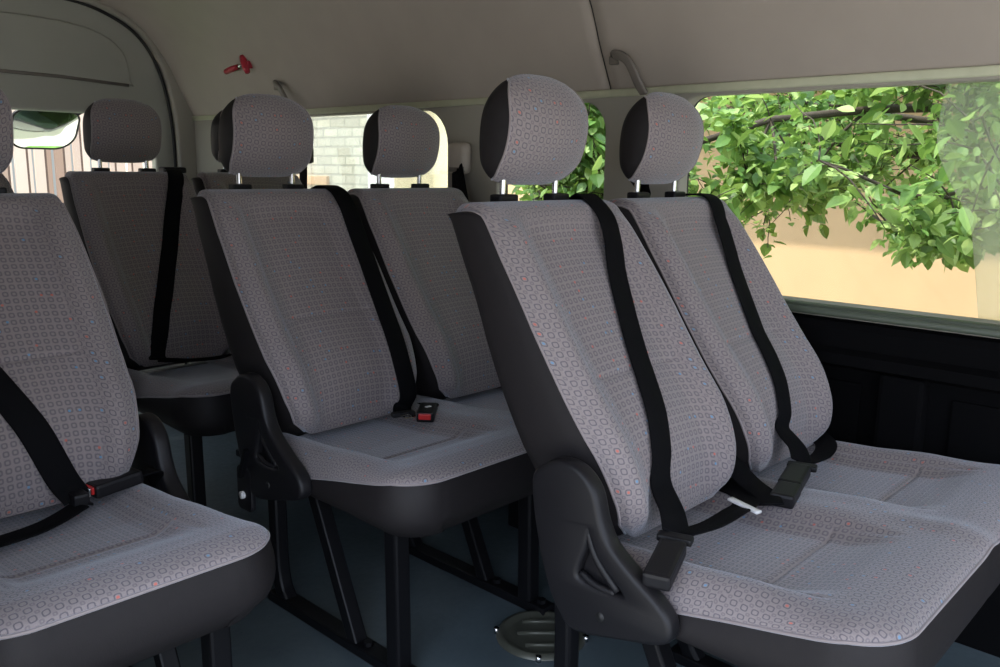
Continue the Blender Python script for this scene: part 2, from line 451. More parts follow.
# bottom groove of that pocket: a thin lip
bm = bmesh.new(); sweep(bm, [(x, Y1 + .012, z) for x, z in ((-.75, 1.424), (-.4, 1.432), (XC, 1.435), (.2, 1.43), (.49, 1.415))], rr_section(.010, .014, .4))
from_bm('pressed_lip', bm, M_BRZ, tg, True)
pl = rrect(-.885, .725, .627, 1.307, .05)
bm = bmesh.new(); bm.faces.new([bm.verts.new((x, Y1 + .078, z)) for x, z in pl])
w4 = struct(from_bm('window_4', bm, M_GLASS))
bm = bmesh.new(); sweep(bm, [(x, Y1 + .07, z) for x, z in tgw], rr_section(.012, .014), Vector((0, 1, 0)), closed=True)
from_bm('rubber_seal', bm, M_RUB, w4, True)
# horizontal joint in the rear quarter trim
bm = bmesh.new(); sweep(bm, [(XR - .001, 2.2, 1.297), (XR - .001, Y1 - .03, 1.297)], circ(.0025, 6)); struct(from_bm('trim_4', bm, M_RUB))
# body skin outside the rear quarter (keeps light out)
# ------------------------------------------------------------------ seat building blocks
Fp = [(-.372, .455), (-.384, .495), (-.382, .548), (-.351, .616), (-.286, .703), (-.187, .849), (-.135, .921), (-.088, .985), (-.070, 1.000), (-.035, 1.006), (.005, 1.000), (.028, .982)]
_fp = smoothpath([(0, a, b) for a, b in Fp], 10)
FY = np.array([p.y for p in _fp]); FZ = np.array([p.z for p in _fp])
FL = np.r_[0, np.cumsum(np.hypot(np.diff(FY), np.diff(FZ)))]; FT = FL[-1]
TTOP = float(np.interp(.985, FZ[:71], FL[:71]))     # where the roll over the top begins


def half_w(t):
    z = np.interp(t, [0, .03, .10, .20, .40, .55, TTOP, FT], [.138, .170, .194, .209, .211, .205, .198, .196])
    q = np.clip((t - (TTOP - .01)) / (FT - TTOP + .01), 0, 1)
    return z - .012 * q ** 2


def sstep(a, b, x):
    q = np.clip((x - a) / (b - a), 0, 1); return q * q * (3 - 2 * q)


def back_disp(x, t, w):
    au = np.abs(x) / w
    fade = sstep(0, .06, t) * (1 - sstep(TTOP - .05, TTOP + .01, t))
    bol = .016 * np.exp(-((au - .80) / .12) ** 2) - .016 * (1 - sstep(.45, .72, au))
    bol += .010 * np.exp(-((t - .22) / .10) ** 2) * (1 - au ** 2)      # lumbar swell
    d = bol * fade
    d -= .016 * sstep(.93, 1.0, au) ** 2
    ts = .295
    ins = 1 - sstep(.60, .64, au)
    d -= .0045 * np.exp(-((t - ts) / .0045) ** 2) * ins               # horizontal seam
    d -= .0045 * np.exp(-((au - .64) / .018) ** 2) * fade               # vertical seams
    return d


def back_pt(x, t, w=None, off=0.0):
    w = half_w(t) if w is None else w
    y = np.interp(t, FL, FY); z = np.interp(t, FL, FZ)
    e = .004
    ty = np.interp(t + e, FL, FY) - np.interp(t - e, FL, FY); tz = np.interp(t + e, FL, FZ) - np.interp(t - e, FL, FZ)
    ln = np.hypot(ty, tz) + 1e-9; ny, nz = -tz / ln, ty / ln
    d = back_disp(x, t, w) + off
    return x, y + ny * d, z + nz * d


def make_backrest(parent, xc):
    us = np.sin(np.linspace(-1, 1, 71) * math.pi / 2 * .86) / math.sin(math.pi / 2 * .86)
    ts = np.concatenate([np.linspace(0, .26, 34), np.linspace(.267, .32, 13), np.linspace(.335, TTOP - .02, 26), np.linspace(TTOP - .01, FT, 14)])
    Tt, Uu = np.meshgrid(ts, us, indexing='ij'); Wd = half_w(Tt); X = Uu * Wd
    # rounded lower corners: pull the outline in near the bottom
    x, y, z = back_pt(X, Tt, Wd); P = np.stack([x, y, z], -1)
    au = np.abs(Uu)
    panel = ((1 - sstep(.62, .66, au)) * (Tt > .03) * (Tt < TTOP - .01)).astype(float)
    o = grid_mesh('backrest', P, M_FAB, parent, arc_uv(P), panel, flip=False)
    o.location.x = xc
    # vinyl flanks and rear shell
    RY = [(-.300, .43), (-.262, .47), (-.214, .555), (-.14, .684), (-.071, .836), (.0, .965), (.028, .982)]
    rs = smoothpath([(0, a + .012 * (1 if 0 < i < 6 else 0), b) for i, (a, b) in enumerate(RY)], 10)
    RYa = np.array([p.y for p in rs]); RZa = np.array([p.z for p in rs]); RL = np.r_[0, np.cumsum(np.hypot(np.diff(RYa), np.diff(RZa)))]
    S = []
    for i, t in enumerate(ts):
        row = []
        k = min(t / (TTOP + .02), 1.0) * RL[-1]; ry, rz = float(np.interp(k, RL, RYa)), float(np.interp(k, RL, RZa))
        w = float(half_w(t)); wr = w - .004
        L_ = P[i, 0]; R_ = P[i, -1]
        for q in np.linspace(0, 1, 8):
            b = .010 * math.sin(math.pi * q) ** .6
            row.append(((-w - b) * (1 - q) + (-wr - b) * q, L_[1] * (1 - q) + ry * q, L_[2] * (1 - q) + rz * q))
        for q in np.linspace(0, 1, 8)[1:-1]:
            row.append((-wr + 2 * wr * q, ry + .012 * math.sin(math.pi * q), rz))
        for q in np.linspace(1, 0, 8):
            b = .010 * math.sin(math.pi * q) ** .6
            row.append(((w + b) * (1 - q) + (wr + b) * q, R_[1] * (1 - q) + ry * q, R_[2] * (1 - q) + rz * q))
        S.append(row)
    S = np.array(S)
    s = grid_mesh('backrest_shell', S, M_VIN, o, flip=True); s['label'] = 'dark vinyl flank and rear of the backrest'
    # close the underside
    bm = bmesh.new(); vv = [bm.verts.new(tuple(c)) for c in S[0]]; bm.faces.new(vv); bmesh.ops.triangulate(bm, faces=bm.faces)
    me2 = bpy.data.meshes.new('u'); bm.to_mesh(me2); bm.free()
    bm = bmesh.new(); bm.from_mesh(s.data); bm.from_mesh(me2); bmesh.ops.remove_doubles(bm, verts=bm.verts, dist=1e-5)
    bm.to_mesh(s.data); bm.free(); bpy.data.meshes.remove(me2)
    for p in s.data.polygons: p.use_smooth = True
    # pale piping where fabric meets vinyl
    for j in (0, -1):
        bm = bmesh.new(); sweep(bm, [Vector(P[i, j]) for i in range(0, len(ts), 2)], circ(.0025, 6), Vector((1, 0, 0)))
        from_bm('piping', bm, M_FAB, o, True)
    return o


def make_headrest(parent, xc):
    n, m = 33, 37
    vs = np.linspace(0, 1, n); us = np.linspace(-1, 1, m)
    Z0, Z1, HW = 1.035, 1.243, .114
    V, U = np.meshgrid(vs, us, indexing='ij')
    # outline: flattish bottom, domed top
    wv = np.where(V > .5, (1 - np.clip((V - .5) / .5, 0, 1) ** 4.0 * .26) , 1 - np.clip((.22 - V) / .22, 0, 1) ** 2 * .12) * HW
    X = U * wv
    zc = Z0 + (Z1 - Z0) * (V + 0)
    au = np.abs(U)
    zc = zc - (.014 * au ** 3) * sstep(.5, 1, V) + .010 * au ** 4 * (1 - sstep(0, .3, V))
    lens = np.sin(math.pi * np.clip(V, 0, 1)) ** .62
    yf = -(.046 + .024 * (1 - au ** 2.6)) * lens - .022 * V + .006
    yb = (.030 + .012 * (1 - au ** 2.6)) * lens - .022 * V + .006
    Pf = np.stack([X, yf, zc], -1); Pb = np.stack([X, yb, zc], -1)
    UV = arc_uv(Pf)
    o = grid_mesh('headrest', Pf, M_FAB, parent, UV, np.zeros_like(V), flip=False); o.location.x = xc
    o.location.y = .004; o.location.x = xc + .006
    bm = bmesh.new()
    G = []
    for i in range(n):
        row = []
        for q in np.linspace(0, 1, 7):
            bu = .008 * math.sin(math.pi * q)
            a = Pf[i, 0] * (1 - q) + Pb[i, 0] * q; row.append((a[0] - bu * lens[i, 0], a[1], a[2]))
        for j in range(1, m - 1): row.append(tuple(Pb[i, j]))
        for q in np.linspace(1, 0, 7):
            bu = .008 * math.sin(math.pi * q)
            a = Pf[i, -1] * (1 - q) + Pb[i, -1] * q; row.append((a[0] + bu * lens[i, 0], a[1], a[2]))
        G.append(row)
    bm.free()
    g = grid_mesh('headrest_shell', np.array(G), M_VIN, o, flip=True); g['label'] = 'black side gusset and rear of the headrest'
    for j in (0, -1):
        bm = bmesh.new(); sweep(bm, [Vector(Pf[i, j]) for i in range(n)], circ(.0022, 6), Vector((1, 0, 0))); from_bm('piping', bm, M_FAB, o, True)
    for sx in (-1, 1):
        bm = bmesh.new(); sweep(bm, smoothpath([(sx * .078, -.004, 1.07), (sx * .078, -.002, 1.03), (sx * .078, .0, .96)], 3), circ(.0065, 10), Vector((0, 1, 0)))
        from_bm('headrest_post', bm, M_CHR, o, True)
        bm = bmesh.new(); box(bm, (sx * .078, -.006, 1.010), (.052, .030, .016), .005); from_bm('post_collar', bm, M_PLA, o, False)
    return o


def cush_z(X, Y, W_, seats, yr, yf):
    """height of the cushion top; seats = list of seat centre x"""
    base = np.interp(Y, [yf, yf + .06, yf + .18, yf + .33, yr], [.484, .487, .472, .455, .445])
    z = base.copy()
    for xc in seats:
        dx = np.abs(X - xc)
        dish = (1 - sstep(.105, .165, dx)) * sstep(yf + .09, yf + .20, Y)
        z = z - .022 * dish
        z = z + .012 * np.exp(-((dx - .185) / .035) ** 2) * sstep(yf + .10, yf + .25, Y)
        z = z - .005 * np.exp(-((Y - (yf + .225)) / .005) ** 2) * (1 - sstep(.13, .15, dx))
        z = z - .004 * np.exp(-((dx - .148) / .005) ** 2) * sstep(yf + .10, yf + .14, Y)
    if len(seats) > 1:
        z = z + .006 * np.exp(-((X - (seats[0] + seats[1]) / 2) / .03) ** 2)
    return z


def make_cushion(parent, x0, x1, seats, yr=-.27, yf=-.826, rc=.095):
    xm, hw = (x0 + x1) / 2, (x1 - x0) / 2
    nu = int(95 * (x1 - x0) / .45) + 12
    us = np.sin(np.linspace(-1, 1, nu) * math.pi / 2 * .93) / math.sin(math.pi / 2 * .93)
    vs = np.linspace(0, 1, 120) ** .9
    V, U = np.meshgrid(vs, us, indexing='ij')
    ax = np.abs(U) * hw; k = np.clip(ax - (hw - rc), 0, rc)
    yfx = yf + rc - np.sqrt(np.maximum(rc ** 2 - k ** 2, 0))
    X = xm + U * hw; Y = yr + (yfx - yr) * V
    ex = hw - ax; ey = Y - yfx
    # distance to the outline (rounded corners approximated)
    e = np.minimum(ex, ey); cn = (ax > hw - rc) & (Y < yf + rc)
    dc = rc - np.hypot(np.maximum(ax - (hw - rc), 0), np.maximum(yf + rc - Y, 0)); e = np.where(cn, np.maximum(dc, 0), e); e = np.maximum(e, 0)
    R = np.interp(Y, [yf, yf + .15, yr], [.05, .06, .09]); q = np.clip(1 - e / R, 0, 1); drop = (1 - np.sqrt(np.maximum(1 - q ** 2, 0)))
    dropmax = np.interp(Y, [yf, yf + .15, yf + .3, yr], [.017, .032, .048, .075])
    Z = cush_z(X, Y, hw, seats, yr, yf) - drop * dropmax
    P = np.stack([X, Y, Z], -1)
    panel = np.zeros_like(X)
    for xc in seats: panel = np.maximum(panel, (np.abs(X - xc) < .147) * (Y > yf + .12))
    # arc-length-like uv
    dY = np.diff(P[:, :, 1:], axis=0); sl = np.concatenate([np.zeros((1, nu)), np.cumsum(np.hypot(dY[..., 0], dY[..., 1]), axis=0)])
    # keep rows straight across: use plain Y
    o = grid_mesh('cushion', P, M_FAB, parent, arc_uv(P), panel.astype(float), flip=False)
    # skirt : from the outline down
    idx = [(i, 0) for i in range(0, 119, 3)] + [(119, j) for j in range(0, nu)] + [(i, nu - 1) for i in range(118, -1, -3)]
    O = np.array([P[i, j] for i, j in idx])
    # clean plan outline
    rows = []
    c = np.array([xm, (yr + yf) / 2])
    for q in np.linspace(0, 1, 9):
        bulge = .010 * math.sin(math.pi * min(q * 1.15, 1)) - .028 * max(0, q - .72) / .28
        rr = []
        for p_ in O:
            ox, oy = p_[0], p_[1]
            nx = np.clip((ox - xm) / hw, -1, 1); ny = -1 if oy < yf + .03 else np.clip(-(yf + rc - oy) / rc if oy < yf + rc else 0, -1, 0)
            if abs(nx) < 1 - rc / hw: nx = 0
            ln = math.hypot(nx, ny) + 1e-6
            bot = .345 + .02 * sstep(yf + .1, yr, oy)
            rr.append((ox + nx / max(ln, 1) * bulge, oy + ny / max(ln, 1) * bulge, p_[2] * (1 - q) + bot * q))
        rows.append(rr)
    # underside
    rr = [(xm + (a[0] - xm) * .9, (a[1] - c[1]) * .92 + c[1], a[2] - .004) for a in rows[-1]]
    rows.append(rr)
    s = grid_mesh('seat_skirt', np.array(rows), M_VIN, parent); s['label'] = 'dark vinyl skirt below the cushion piping'
    bm = bmesh.new(); vv = [bm.verts.new(a) for a in rows[-1]]; bm.faces.new(vv); bmesh.ops.triangulate(bm, faces=bm.faces)
    from_bm('seat_pan', bm, M_MET, parent)
    bm = bmesh.new(); sweep(bm, [Vector(a) for a in O[::1]], circ(.0028, 6), Vector((0, 0, 1))); from_bm('piping', bm, M_FAB, o, True)
    return o


def make_recliner(parent, x):
    out = smoothpath([(0, -.262, .560), (0, -.283, .588), (0, -.31, .601), (0, -.345, .598), (0, -.374, .573), (0, -.390, .525), (0, -.412, .490), (0, -.458, .455), (0, -.500, .428), (0, -.520, .404), (0, -.512, .380), (0, -.440, .358), (0, -.352, .338), (0, -.326, .355), (0, -.300, .395), (0, -.276, .470)], 5, closed=True)
    tri = smoothpath([(0, -.374, .520), (0, -.398, .475), (0, -.448, .432), (0, -.440, .415), (0, -.385, .412), (0, -.352, .420), (0, -.348, .440), (0, -.362, .480)], 4, closed=True)
    o = fill_outline('recliner_cover', [[(p.y, p.z) for p in out], [(p.y, p.z) for p in tri]], .034, M_PLA, parent, bevel=.009, off=x)
    bk = fill_outline('recess_plate', [[(p.y, p.z) for p in tri]], .010, M_PLA, o, bevel=.001, off=x + .006)
    bm = bmesh.new()
    sweep(bm, smoothpath([(x - .008, -.367, .512), (x - .010, -.388, .468), (x - .008, -.430, .425)], 5), circ(.007, 8), Vector((1, 0, 0)))
    sweep(bm, smoothpath([(x - .008, -.358, .432), (x - .010, -.390, .422), (x - .008, -.425, .420)], 5), circ(.006, 8), Vector((1, 0, 0)))
    from_bm('recliner_rib', bm, M_PLA, o, True)
    bm = bmesh.new(); sweep(bm, [(x - .0185, -.404, .376), (x - .013, -.404, .376)], circ(.008, 12), Vector((0, 0, 1)))
    from_bm('bolt', bm, M_RUB, o, True)
    return o


def bar(bm, a, b, w=.03, h=.04, up=Vector((1, 0, 0))):
    sweep(bm, [Vector(a), Vector(b)], rr_section(w, h, .15, 2), up)


def make_legs(parent, xs):
    for k, x in enumerate(xs):
        bm = bmesh.new(); bar(bm, (x, -.707, .002), (x, -.700, .36), .04, .04); from_bm('leg', bm, M_MET, parent)
        bm = bmesh.new(); bar(bm, (x, -.565, .012), (x, -.405, .36), .032, .036); from_bm('leg', bm, M_MET, parent)
        bm = bmesh.new(); sweep(bm, smoothpath([(x, -.24, .38), (x, -.248, .25), (x, -.25, .12), (x, -.262, .05), (x, -.285, .014)], 5), rr_section(.036, .036, .2, 2), Vector((1, 0, 0)))
        from_bm('leg', bm, M_MET, parent)
        bm = bmesh.new(); box(bm, (x, -.50, .012), (.045, .55, .024), .004); rl = from_bm('floor_rail', bm, M_MET, parent)
        for yy in (-.27, -.60, -.75):
            bm = bmesh.new(); sweep(bm, [(x, yy, .02), (x, yy, .034)], circ(.011, 6), Vector((1, 0, 0))); from_bm('bolt', bm, M_CHR if k == 0 and yy == -.27 else M_MET, rl)
    if len(xs) > 1:
        for yy in (-.66, -.30):
            bm = bmesh.new(); box(bm, ((xs[0] + xs[-1]) / 2, yy, .365), (xs[-1] - xs[0] + .06, .04, .03), .004); from_bm('cross_bar', bm, M_MET, parent)


def ribbon(name, parent, pts, wid, wdir, mat=M_WEB, th=.0022, n=8):
    """flat strap through pts; wdir = width direction (one or per point)"""
    P = smoothpath(pts, n); L = len(pts)
    wds = [Vector(w) for w in wdir] if isinstance(wdir, list) else [Vector(wdir)] * L
    bm = bmesh.new(); rings = []
    for i, p in enumerate(P):
        s = i / n; a = min(int(s), L - 1); b = min(a + 1, L - 1); wd = (wds[a].lerp(wds[b], s - a))
        t = (P[min(i + 1, len(P) - 1)] - P[max(i - 1, 0)]).normalized(); wd = (wd - t * wd.dot(t)).normalized(); nn = t.cross(wd)
        rings.append([bm.verts.new(p + wd * wid / 2 * a_ + nn * th * b_) for a_, b_ in ((-1, -.5), (-.9, -1), (.9, -1), (1, -.5), (1, .5), (.9, 1), (-.9, 1), (-1, .5))])
    for i in range(len(rings) - 1):
        for j in range(8): bm.faces.new((rings[i][j], rings[i][(j + 1) % 8], rings[i + 1][(j + 1) % 8], rings[i + 1][j]))
    bm.faces.new(rings[0]); bm.faces.new(rings[-1])
    return from_bm(name, bm, mat, parent, True)


def bp(x, t, xc=0, off=.007):
    a, y, z = back_pt(np.array(float(x)), np.array(float(t)), off=off)
    return Vector((float(a) + xc, float(y), float(z)))


def buckle(parent, loc, d, red=True, L=.085, up=Vector((0, 0, 1)), stalk=None, label=None):
    d = Vector(d).normalized(); s = d.cross(up).normalized(); u = s.cross(d).normalized()
    rot = Matrix((s, d, u)).transposed()
    bm = bmesh.new(); box(bm, loc, (.044, L, .026), .006, rot); o = from_bm('buckle', bm, M_PLA, parent)
    if red:
        bm = bmesh.new(); box(bm, Vector(loc) + d * (L / 2 + .001) + u * .003, (.030, .008, .014), .002, rot); from_bm('release_button', bm, M_RED, o)
    if stalk is not None: ribbon('buckle_strap', o, [Vector(loc) - d * L * .4, Vector(loc) - d * L * .9 - Vector((0, 0, .004)), stalk], .035, s)
    return o


def tongue(parent, loc, d, w, up=Vector((0, 0, 1)), loop=True):
    d = Vector(d).normalized(); s = Vector(w).normalized(); u = s.cross(d)
    rot = Matrix((s, d, u)).transposed()
    bm = bmesh.new(); box(bm, loc, (.058, .022, .012), .004, rot); o = from_bm('belt_tongue', bm, M_PLA, parent)
    if loop:
        bm = bmesh.new(); c = Vector(loc) + d * .028
        path = [c + s * a + d * b for a, b in ((-.011, -.016), (-.011, .014), (-.006, .019), (.006, .019), (.011, .014), (.011, -.016))]
        sweep(bm, path, rr_section(.007, .003, .3, 1), u, closed=True); from_bm('metal_plate', bm, M_CHR, o)
    return o


G2 = 'seats of the van'


def base_double(label):
    r = empty('double_seat', (0, 0, 0), label, 'seat', None)
    make_cushion(r, -.225, .690, [0, .45])
    for xc in (0, .45):
        make_backrest(r, xc); make_headrest(r, xc)
    make_recliner(r, -.250); make_legs(r, [-.15, .265])
    # wall side leg
    bm = bmesh.new(); box(bm, (.60, -.45, .18), (.03, .22, .36), .006); from_bm('side_support', bm, M_MET, r)
    return r


def base_single(label):
    r = empty('single_seat', (0, 0, 0), label, 'seat', None)
    make_cushion(r, -.240, .236, [0]); make_backrest(r, 0); make_headrest(r, 0)
    rc_ = make_recliner(r, .246); rc_.location.z = -.045; rc_.location.y = .03; make_legs(r, [-.15, .16])
    return r


# --- nearest double seat by the big window
A = base_double('nearest double seat, grey ring-patterned fabric, two straps crossing it, by large side window')
B = copy_tree(A); B.name = 'double_seat'; B.location = (-.063, .858, 0)
B['label'] = 'middle-row double seat across the aisle strip, loose metal belt tongue lying on its cushion'
Cc = copy_tree(A); Cc.location = (-.025, 1.805, .032)
for ch in Cc.children:
    k = ch.name.split('.')[0]
    if k == 'backrest': ch.scale = (1, 1, 1.075); ch.location.z = -.075
    elif k in ('cushion', 'seat_skirt', 'seat_pan'): ch.location.z = -.045; ch.scale = (1, 1.03, 1)
Cc['label'] = 'rearmost dark double seat under the tailgate window, one black belt slanting down its back'
D = base_single('single seat at the left edge with large rings, red belt button beside its backrest')
D.location = (-.792, .838, -.004)
E_ = copy_tree(D); E_.location = (-.60, 1.805, .030)
E_['label'] = 'rear single seat, only its cushion corner showing between the left seat and rear double seat'

Xv = Vector((1, 0, 0))
# belts of A
def strap_path(lst, xc=0):
    """strap lying on the backrest: densified so that it follows the bolsters"""
    out = []
    for (xa, ta), (xb, tb) in zip(lst[:-1], lst[1:]):
        k = max(1, int(abs(tb - ta) / .05))
        for i in range(k):
            q = i / k; x, t = xa + (xb - xa) * q, ta + (tb - ta) * q
            out.append(max((bp(x + dx, t, xc, .006) for dx in (-.018, 0, .018)), key=lambda v: -v.y + v.z * .6))
            out[-1].x = x + xc
    x, t = lst[-1]; out.append(bp(x, t, xc, .008))
    return out
sb = ribbon('seat_belt', A, [Vector((.155, .060, .86)), Vector((.150, .047, .965))] + strap_path([(.140, .70), (.125, .66), (.108, .555), (.06, .422), (.005, .265), (-.045, .139), (-.065, .085)]) + [Vector((-.095, -.420, .505)), Vector((-.125, -.448, .484))], .054, Xv)
tongue(sb, Vector((-.140, -.455, .484)), (-.95, -.3, -.05), (.3, -.95, 0), loop=False)
ribbon('lap_belt', A, [Vector((-.12, -.452, .484)), Vector((-.04, -.462, .478)), Vector((.04, -.462, .478)), Vector((.10, -.455, .476)), Vector((.16, -.41, .470)), Vector((.20, -.33, .46))], .048, (0, -.9, .2))
buckle(A, Vector((-.205, -.478, .470)), (.93, .30, .16), red=False, L=.105)
ribbon('seat_belt', A, [Vector((.228, -.22, .60)), Vector((.215, -.32, .53)), Vector((.185, -.41, .486)), Vector((.145, -.470, .482)), Vector((.115, -.495, .480))], .046, (.85, -.5, .1))
sl = ribbon('white_slide', A, [Vector((.078, -.434, .484)), Vector((.060, -.500, .482))], .013, (1, 0, 0), M_LABEL, .0025)
sl['label'] = 'small white metal bar on the lap belt'
sb = ribbon('seat_belt', A, [Vector((.60, .10, .93)), Vector((.592, .055, .995))] + strap_path([(.138, .70), (.128, .64), (.095, .515), (.03, .299), (-.025, .117), (-.045, .08)], .45) + [Vector((.385, -.42, .505)), Vector((.355, -.445, .486))], .054, Xv)
tongue(sb, Vector((.340, -.452, .484)), (-.95, -.3, -.05), (.3, -.95, 0), loop=False)
buckle(A, Vector((.270, -.468, .482)), (.95, .22, .06), red=False, L=.10)
buckle(A, Vector((.185, -.490, .478)), (.95, .22, .06), red=False, L=.07)
ribbon('lap_belt', A, [Vector((.36, -.445, .484)), Vector((.46, -.44, .474)), Vector((.56, -.41, .470)), Vector((.66, -.34, .46))], .046, (0, -.9, .2))
# belts of B
sb = ribbon('seat_belt', B, [Vector((.150, .066, .86)), Vector((.162, .048, .965))] + strap_path([(.168, .70), (.170, .64), (.160, .518), (.145, .308), (.13, .139), (.135, .06)]) + [Vector((.125, -.40, .475)), Vector((.105, -.43, .464))], .054, Xv)
tongue(sb, Vector((.090, -.440, .474)), (-.35, -1, .05), (.95, -.3, .0))
bk = buckle(B, Vector((.155, -.455, .468)), (-.75, -.65, -.05), red=True, L=.085, stalk=Vector((.23, -.30, .44)))
bm = bmesh.new(); box(bm, (.157, -.457, .4825), (.016, .008, .002), .0005); from_bm('white_mark', bm, M_LABEL, bk)
# anchor bracket at aisle side of B with a bright screw
br = fill_outline('belt_anchor', [rrect(-.33, .30, -.275, .40, .012)], .012, M_PLA, B, bevel=.003, off=-.262)
br.location = (0, 0, -.01)
bm = bmesh.new(); sweep(bm, [(-.275, -.30, .335), (-.266, -.30, .335)], circ(.009, 12), Vector((0, 0, 1))); o = from_bm('bolt', bm, M_LABEL, br, True); o['label'] = 'bright round screw head'
bm = bmesh.new(); bar(bm, (-.262, -.30, .38), (-.262, -.33, .45), .010, .035); from_bm('bracket_arm', bm, M_MET, br)
# belt of C
sb = ribbon('seat_belt', Cc, [Vector((.21, .075, .93)), Vector((.185, .045, 1.000))] + strap_path([(.165, .69), (.14, .62), (.045, .382), (-.055, .166), (-.095, .04)]) + [Vector((-.10, -.40, .478))], .052, Xv)
bm = bmesh.new(); box(bm, (.19, .03, 1.012), (.085, .05, .022), .008); from_bm('belt_guide', bm, M_PLA, Cc)
ribbon('lap_belt', Cc, [Vector((-.10, -.41, .478)), Vector((.0, -.43, .466)), Vector((.12, -.44, .466)), Vector((.20, -.42, .49))], .046, (0, -.8, .3))
bm = bmesh.new(); sweep(bm, [(.11, -.455, .474), (.155, -.46, .474)], rr_section(.014, .003)); from_bm('metal_plate', bm, M_CHR, Cc)
for ch in Cc.children:
    if ch.name.split('.')[0] in ('seat_belt', 'lap_belt', 'metal_plate'): ch.scale = (1, 1, 1.075); ch.location.z = -.075
# belts of D
sb = ribbon('seat_belt', D, [Vector((-.16, .066, .86)), Vector((-.155, .048, .965))] + strap_path([(-.150, .70), (-.145, .64), (-.10, .44), (-.025, .247), (.015, .142), (.045, .05)]) + [Vector((.06, -.405, .470))], .054, Xv)
tongue(sb, Vector((.070, -.400, .462)), (.5, -.9, 0), (0, -1, 0), loop=False)
bm = bmesh.new(); box(bm, (.060, -.400, .470), (.028, .055, .024), .005); from_bm('tongue_grip', bm, M_PLA, sb)
buckle(D, Vector((.135, -.385, .474)), (-.98, -.12, -.05), red=True, L=.095, stalk=Vector((.225, -.33, .44)))
bm = bmesh.new(); box(bm, (.082, -.392, .472), (.004, .026, .016), .001); from_bm('metal_plate', bm, M_CHR, sb)
ribbon('lap_belt', D, [Vector((.055, -.425, .462)), Vector((-.02, -.448, .450)), Vector((-.12, -.455, .448)), Vector((-.20, -.44, .452)), Vector((-.26, -.40, .44))], .052, (0, -1, .05))

# --- wall belt hanging from the middle pillar
sbp = empty('seat_belt', (XR - .01, .965, .0), 'black belt hanging from the pale guide loop on the pillar between side windows', 'seat belt')
bm = bmesh.new(); box(bm, (-.024, .004, 1.098), (.040, .085, .105), .018); from_bm('belt_guide', bm, M_GUIDE, sbp, True)
bm = bmesh.new(); sweep(bm, [(-.038, -.034, 1.062), (-.038, .034, 1.062)], rr_section(.014, .018, .4)); from_bm('guide_slot', bm, M_BRZ, sbp, True)
ribbon('webbing', sbp, [Vector((-.042, .0, 1.065)), Vector((-.044, -.005, .98)), Vector((-.045, -.02, .88)), Vector((-.045, -.03, .70)), Vector((-.045, -.03, .45))], .055, (.2, 1, 0))
ribbon('webbing', sbp, [Vector((-.040, -.005, 1.068)), Vector((-.060, -.045, 1.0)), Vector((-.075, -.085, .92)), Vector((-.085, -.12, .80)), Vector((-.060, -.14, .45))], .052, (.3, 1, .3))
bm = bmesh.new(); box(bm, (-.03, -.03, .42), (.06, .11, .16), .015); from_bm('retractor', bm, M_PLA, sbp)
sbq = empty('seat_belt', (XR - .01, .27, .0), 'black belt from the pillar at the big window, running behind the nearest right headrest', 'seat belt')
bm = bmesh.new(); box(bm, (-.022, 0, 1.10), (.032, .060, .090), .014); from_bm('belt_guide', bm, M_TRIM, sbq, True)
ribbon('webbing', sbq, [Vector((-.040, -.01, 1.07)), Vector((-.07, -.05, 1.045)), Vector((-.105, -.095, 1.02)), Vector((-.130, -.125, .99))], .050, (.5, .6, .5))
sbr = empty('seat_belt', (XR - .01, 1.86, .0), 'thin dark belt strip at the rear edge of the farthest side window', 'seat belt')
ribbon('webbing', sbr, [Vector((-.04, 0, 1.10)), Vector((-.045, 0, .9)), Vector((-.045, 0, .5))], .075, (.2, 1, 0))
bm = bmesh.new(); box(bm, (-.022, 0, 1.11), (.032, .06, .07), .012); from_bm('belt_guide', bm, M_PLA, sbr, True)


# --- hooks / handles on the cove
def cove_x(z): return float(np.interp(z, [p[1] for p in sec], [p[0] for p in sec]))
def handle(y, z, k, mat, label):
    x = cove_x(z); h = empty('grab_handle', (x, y, z), label, 'handle')
    bm = bmesh.new()
    sweep(bm, smoothpath([(.005, .06 * k, .012), (-.018, .05 * k, .02), (-.030, .015 * k, .012), (-.030, -.012 * k, -.010), (-.012, -.03 * k, -.060), (.012, -.034 * k, -.085)], 6), rr_section(.026, .013, .4), Vector((1, 0, .3)))
    from_bm('grip', bm, mat, h, True)
    bm = bmesh.new(); box(bm, (.0, .06 * k, .008), (.02, .03, .026), .005); from_bm('mount', bm, mat, h)
handle(.285, 1.36, 1, M_BRZ, 'brown hooked handle above the pillar behind the nearest right headrest')
handle(1.98, 1.375, 1, M_BRZ, 'small dark handle above the rear end of the farthest side window')

# --- red emergency hammer on the lining
hx = cove_x(1.47); hm = empty('emergency_hammer', (hx - .012, 2.16, 1.475), 'red emergency hammer clipped high on the rear cove', 'hammer')
bm = bmesh.new(); sweep(bm, [(-.015, .16, -.020), (-.014, .115, -.012), (-.012, .065, -.006)], circ(.013, 8), scale=[.9, 1, .85]); from_bm('handle', bm, M_HAM, hm, True)
bm = bmesh.new(); sweep(bm, [(-.012, .065, -.006), (-.010, .035, .0)], circ(.008, 8)); from_bm('neck', bm, M_CHR, hm, True)
bm = bmesh.new(); sweep(bm, [(-.010, .035, .034), (-.010, .022, .015), (-.010, .008, -.012), (-.010, -.006, -.032)], circ(.014, 10), Xv, scale=[.8, 1.1, 1.1, .8]); from_bm('head', bm, M_HAM, hm, True)
bm = bmesh.new(); box(bm, (.004, .02, .0), (.022, .05, .03), .004); from_bm('clip', bm, M_HAM, hm)

